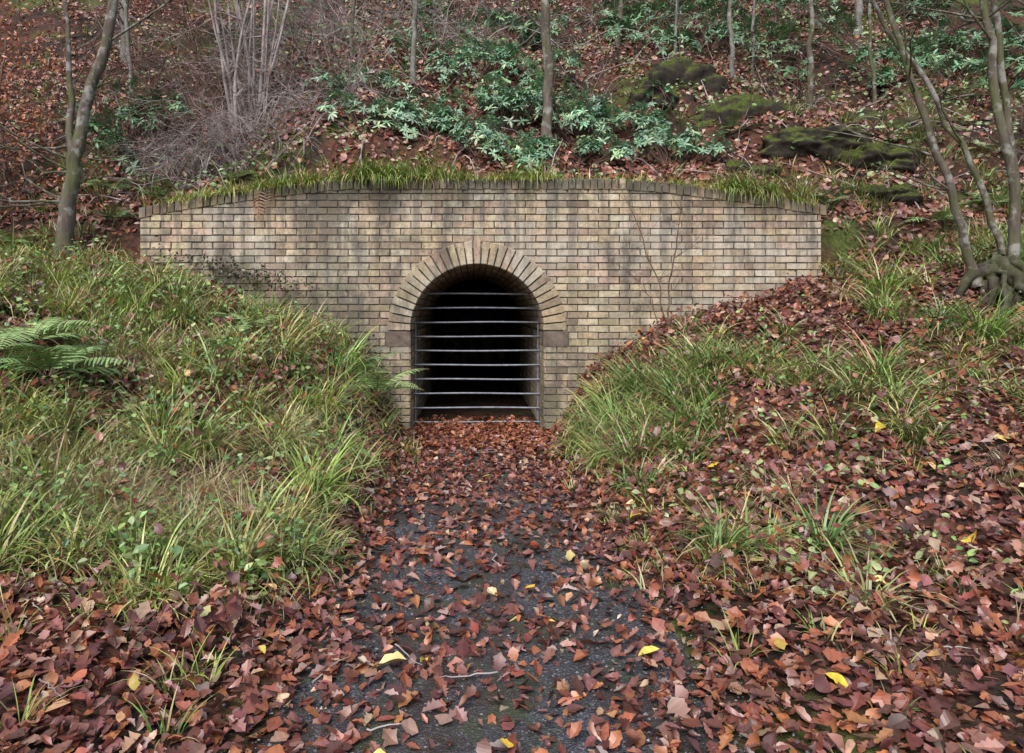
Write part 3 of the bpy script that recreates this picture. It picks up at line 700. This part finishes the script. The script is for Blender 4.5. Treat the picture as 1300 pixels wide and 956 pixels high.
for (x,y,rx,rz,nw) in [(.45,2.3,.65,.7,200),(1.6,2.4,.6,.75,210),(-.5,1.9,.55,.5,150),(-1.3,1.7,.45,.35,90),(1.2,1.25,.5,.3,140),(2.6,1.35,.38,.5,100),(2.45,2.1,.35,.5,70),(-.1,3.2,.7,.6,150),(-1.5,2.7,.5,.45,80),(.2,1.4,.4,.3,60),(.9,3.3,.6,.6,100),(-.7,3.9,.6,.5,80)]:
    rhodo('rhododendron_bush',x,y,rx,rz,nw,.105)
DG=[(.10,.20,.10),(.14,.27,.13),(.18,.32,.16)]
for (x,y,rx,rz,nw) in [(4.2,5.2,1.0,.8,180),(5.8,5.0,1.0,.8,180),(7.6,4.8,1.1,.9,200),(9.3,4.6,1.2,1,200),(2.6,5.7,.9,.7,130),(.8,4.9,.7,.6,110),(6.8,3.6,.6,.5,90),(-5.2,2.9,.5,.7,130),(-4.9,1.9,.35,.4,50),(8.6,7.0,1.5,1.2,200),(5.0,7.2,1.5,1.2,200),(1.5,7.6,1.4,1.1,160),(-1.8,6.9,1.1,.9,110),(-.5,5.3,.7,.6,70),(3.4,4.4,.6,.5,80),(8.0,3.2,.7,.5,80),(-4.0,5.6,.8,.6,80)]:
    rhodo('rhododendron_bush',x,y,rx,rz,nw,.125,DG)

# ------------------------------------------------------------------ mossy rocks
def rock(name,x,y,sx,sy,sz):
    bm=bmesh.new(); bmesh.ops.create_icosphere(bm,subdivisions=5,radius=1)
    co=np.array([v.co[:] for v in bm.verts]); o=rng.uniform(0,50)
    d=1+.9*(fbm(co[:,0]*1.5+o,co[:,1]*1.5+co[:,2]*1.3,3,4)-.5)+.6*(fbm(co[:,2]*3.1+o,co[:,0]*3.1-co[:,1]*2.2,5,3)-.5)
    co=co*d[:,None]*np.array([sx,sy,sz]); z=float(H(x,y))
    for v,c in zip(bm.verts,co): v.co=Vector((x+c[0],y+c[1],z+c[2]-sz*.5))
    me=bpy.data.meshes.new(name); bm.to_mesh(me); bm.free(); me.materials.append(mat_rock)
    for p in me.polygons: p.use_smooth=True
    ob=bpy.data.objects.new(name,me); scene.collection.objects.link(ob)
for a in [(3.9,2.6,.8,.4,.5),(4.6,1.8,.7,.4,.30),(3.1,3.1,.7,.4,.5),(5.4,1.6,.5,.4,.28),(5.0,.9,.35,.3,.2),(2.7,2.8,.35,.3,.35),(6.3,2.2,.5,.4,.3),(-2.9,1.1,.25,.2,.12),(6.2,-.1,.5,.35,.25),(3.5,1.5,.4,.3,.2),(5.7,2.6,.5,.3,.3)]:
    rock('mossy_rock',*a)

tb=TB()
for k in range(320):
    if k<70: x,y=rng.uniform(-4,5),rng.uniform(-5.4,-.3)
    else: x,y=rng.uniform(-8,8),rng.uniform(.5,7)
    a=rng.uniform(0,6.28); L=rng.uniform(.1,.3) if k<70 else rng.uniform(.3,1.3); s=np.linspace(0,L,7)
    X_=x+s*math.cos(a)+np.cumsum(rng.normal(0,.01,7)); Y_=y+s*math.sin(a)+np.cumsum(rng.normal(0,.01,7))
    if y<0: Y_=np.minimum(Y_,-.05)
    else: Y_=np.maximum(Y_,.4)
    tb.add(np.stack([X_,Y_,H(X_,Y_)+.03+rng.uniform(0,.02)+.18*(k>=70)*np.sin(np.linspace(0,3.1,7))*rng.random()],-1),np.linspace(.006,.002,7)*(.7 if k<70 else 1.5),4)
tb.make('fallen_twigs',mat_twig)
N=6000; x=rng.uniform(-.9,.95,N); y=rng.uniform(-6,-1.5,N); s=rng.uniform(.003,.009,N)
oc=np.array([(1,0,0),(0,1,0),(-1,0,0),(0,-1,0),(0,0,.7),(0,0,-.7)]); of=np.array([(0,1,4),(1,2,4),(2,3,4),(3,0,4),(1,0,5),(2,1,5),(3,2,5),(0,3,5)])
V=(oc[None]*rng.uniform(.6,1.3,(N,6,1)))*s[:,None,None]+np.stack([x,y,H(x,y)+.016],-1)[:,None]
mk('path_gravel',V,(of[None]+(np.arange(N)*6)[:,None,None]).reshape(-1,3),mat_dead,np.repeat(pal([(.10,.10,.12),(.05,.05,.06),(.2,.19,.19)],N,.3),6,0))

# ------------------------------------------------------------------ light, world, camera
w=bpy.data.worlds.new('World'); scene.world=w; w.use_nodes=True; nt=w.node_tree; nt.nodes.clear()
sky=nt.nodes.new('ShaderNodeTexSky'); sky.sky_type='NISHITA'; sky.sun_disc=False; sky.sun_elevation=R(48); sky.sun_rotation=R(200); sky.dust_density=3; sky.air_density=1.0
bg=nt.nodes.new('ShaderNodeBackground'); bg.inputs[1].default_value=.15; o=nt.nodes.new('ShaderNodeOutputWorld')
nt.links.new(sky.outputs[0],bg.inputs[0]); nt.links.new(bg.outputs[0],o.inputs[0])
sd=bpy.data.lights.new('sun','SUN'); sd.energy=3.1; sd.angle=R(40); sd.color=(1,.965,.96)
so=bpy.data.objects.new('sun',sd); scene.collection.objects.link(so); so.rotation_euler=(R(42),0,R(-20))
cam=bpy.data.cameras.new('camera'); co=bpy.data.objects.new('camera',cam); scene.collection.objects.link(co)
co.location=(-.05,-7.54,1.35); co.rotation_euler=(R(90),0,0); cam.sensor_width=36; cam.lens=24; cam.shift_x=.0385; cam.shift_y=-.065; cam.clip_end=300; cam.clip_start=.05
scene.camera=co
scene.view_settings.view_transform='Standard'; scene.view_settings.look='None'; scene.view_settings.exposure=0
print('ground z under camera',float(H(-.05,-7.54)),'front leaves',nf)
